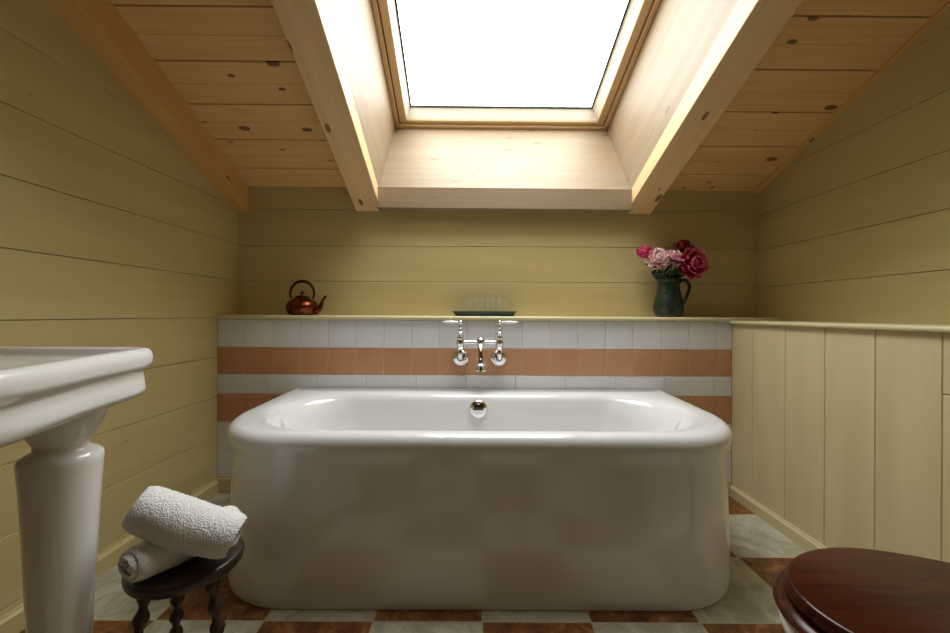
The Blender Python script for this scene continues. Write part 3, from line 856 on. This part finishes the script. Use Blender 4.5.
# ------------------------------------------------------------------ towels
def towel(name, p0, p1, r, turns, label, seed, squash=1.0, step=.0, th=.013):
    p0, p1 = Vector(p0), Vector(p1); ax = (p1-p0).normalized(); L = (p1-p0).length
    sd = ax.cross(Vector((0,0,1))).normalized(); up = sd.cross(ax)
    b = MB(); rn = random.Random(seed)
    nt_ = int(turns*40); ns = 70
    mid = (p0+p1)/2
    P = []
    for i in range(nt_+1):
        a = -2*PI*i/40 + seed; tt = i/nt_
        rr = (r-th/2)*(.10 + .90*tt) 
        # layers at the ends do not line up
        e0 = .006*math.sin(a*.37+seed)+.004*math.sin(a*1.3); e1 = .006*math.cos(a*.41+seed)+step*(1 if tt > .78 else 0)
        row = []
        for j in range(ns+1):
            s = j/ns; x = -L/2+e0 + (L-e0+e1)*s
            k = 1.0 - .08*(abs(2*s-1))**4 - .16*(abs(2*s-1))**14 + .03*math.sin(7*s+seed)
            sag = -.004*math.cos(PI*(s-.5))
            q = mid + ax*x + sd*(rr*k*math.cos(a)) + up*(rr*k*squash*math.sin(a)+sag)
            nz = noise.noise(q*9)*.006*tt
            q += (sd*math.cos(a)+up*math.sin(a))*nz
            row.append(q)
        P.append(row)
    b.grid(P)
    o = b.obj(name, M['towel'], smooth=True)
    m = o.modifiers.new('solid', 'SOLIDIFY'); m.thickness = th*.86; m.offset = 0
    m = o.modifiers.new('sub', 'SUBSURF'); m.levels = 1; m.render_levels = 1
    tx = bpy.data.textures.new('terry', 'CLOUDS'); tx.noise_scale = .0042; tx.noise_depth = 1
    m = o.modifiers.new('loops', 'DISPLACE'); m.texture = tx; m.strength = .0045; m.mid_level = .5; m.texture_coords = 'LOCAL'
    # put the origin on the towel
    me = o.data; me.transform(Matrix.Translation(-mid)); o.location = mid
    return tag(o, label, 'towel', 'rolled towels on the stool')
towel('rolled_towel', (-.852, .985, .374), (-.735, 1.23, .374), .054, 4, 'white rolled towel lying directly on the stool seat, spiral end showing', 3, th=.0095)
towel('rolled_towel', (-.872, 1.045, .495), (-.660, 1.098, .390), .068, 4, 'fatter white rolled towel resting slantwise on top of the other one', 5, .97, .012, th=.015)

# ------------------------------------------------------------------ toilet
TY = .77
toi = thing('toilet', (1.0, TY, 0), 'white toilet with a closed glossy mahogany lid at the right wall', 'toilet')
def egg(x_tip, x_w, x_end, hw, hend, z, n=40):
    """outline: rounded tip at x_tip, widest at x_w, narrowing to hend at x_end"""
    pts = []
    for i in range(n+1):
        a = PI/2 + PI*i/n
        pts.append((x_w+(x_w-x_tip)*math.cos(a), hw*math.sin(a)))
    # straight-ish flanks
    k = 10; fl = []
    for i in range(1, k+1):
        s = i/k; fl.append((x_w+(x_end-x_w)*s, hw+(hend-hw)*(s**1.7)))
    low = [(x, -y) for x, y in fl]
    pts = [(x, y) for x, y in reversed(fl)] + pts + low
    return [Vector((x-1.0, y, z)) for x, y in pts]
E = lambda d, z: egg(.640+d, .89, 1.135-d, .196-d, .105-d, z)
b = MB(); ZL = .446
b.grid([E(.012,ZL-.034), E(.004,ZL-.030), E(-.001,ZL-.024), E(.000,ZL-.016), E(.004,ZL-.010), E(.003,ZL-.005), E(.006,ZL-.001), E(.012,ZL)], closed_v=True, cap0=True, cap1=True, T=None)
b.obj('lid', M['mahogany'], toi, smooth=True, ang=50)
b = MB(); b.grid([E(.002,ZL-.066), E(-.014,ZL-.061), E(-.020,ZL-.050), E(-.015,ZL-.040), E(.004,ZL-.0345)], closed_v=True, cap0=True, cap1=True)
b.obj('toilet_seat', M['mahogany'], toi, smooth=True, ang=50)
b = MB()
zs0 = ZL-.0665
b.grid([egg(.83,.98,1.2,.13,.12,0.0), egg(.83,.98,1.2,.13,.12,.03), egg(.85,.98,1.2,.105,.11,.06), egg(.85,.98,1.2,.10,.11,.14), egg(.79,.96,1.2,.125,.11,.22), egg(.68,.92,1.2,.175,.115,.30), egg(.632,.90,1.2,.198,.12,.345), egg(.628,.89,1.2,.202,.12,zs0-.012), egg(.634,.89,1.2,.197,.12,zs0)], closed_v=True, cap0=True, cap1=True)
b.obj('bowl', M['ceramic'], toi, smooth=True)
b = MB(); b.box((.19,-.19,.42),(.40,.19,.80)); b.box((.14,-.11,.30),(.40,.11,.425)); b.obj('cistern', M['ceramic'], toi, smooth=True, bevel=.02, segs=4)
b = MB(); b.box((.18,-.20,.80),(.405,.20,.83)); b.obj('cistern_lid', M['ceramic'], toi, bevel=.008, segs=3)
for s in (-1, 1):
    b = MB(); b.tube([(.13, s*.06, ZL-.03), (.155, s*.06, ZL-.02)], .012, 12); b.obj('hinge', M['chrome'], toi, smooth=True)
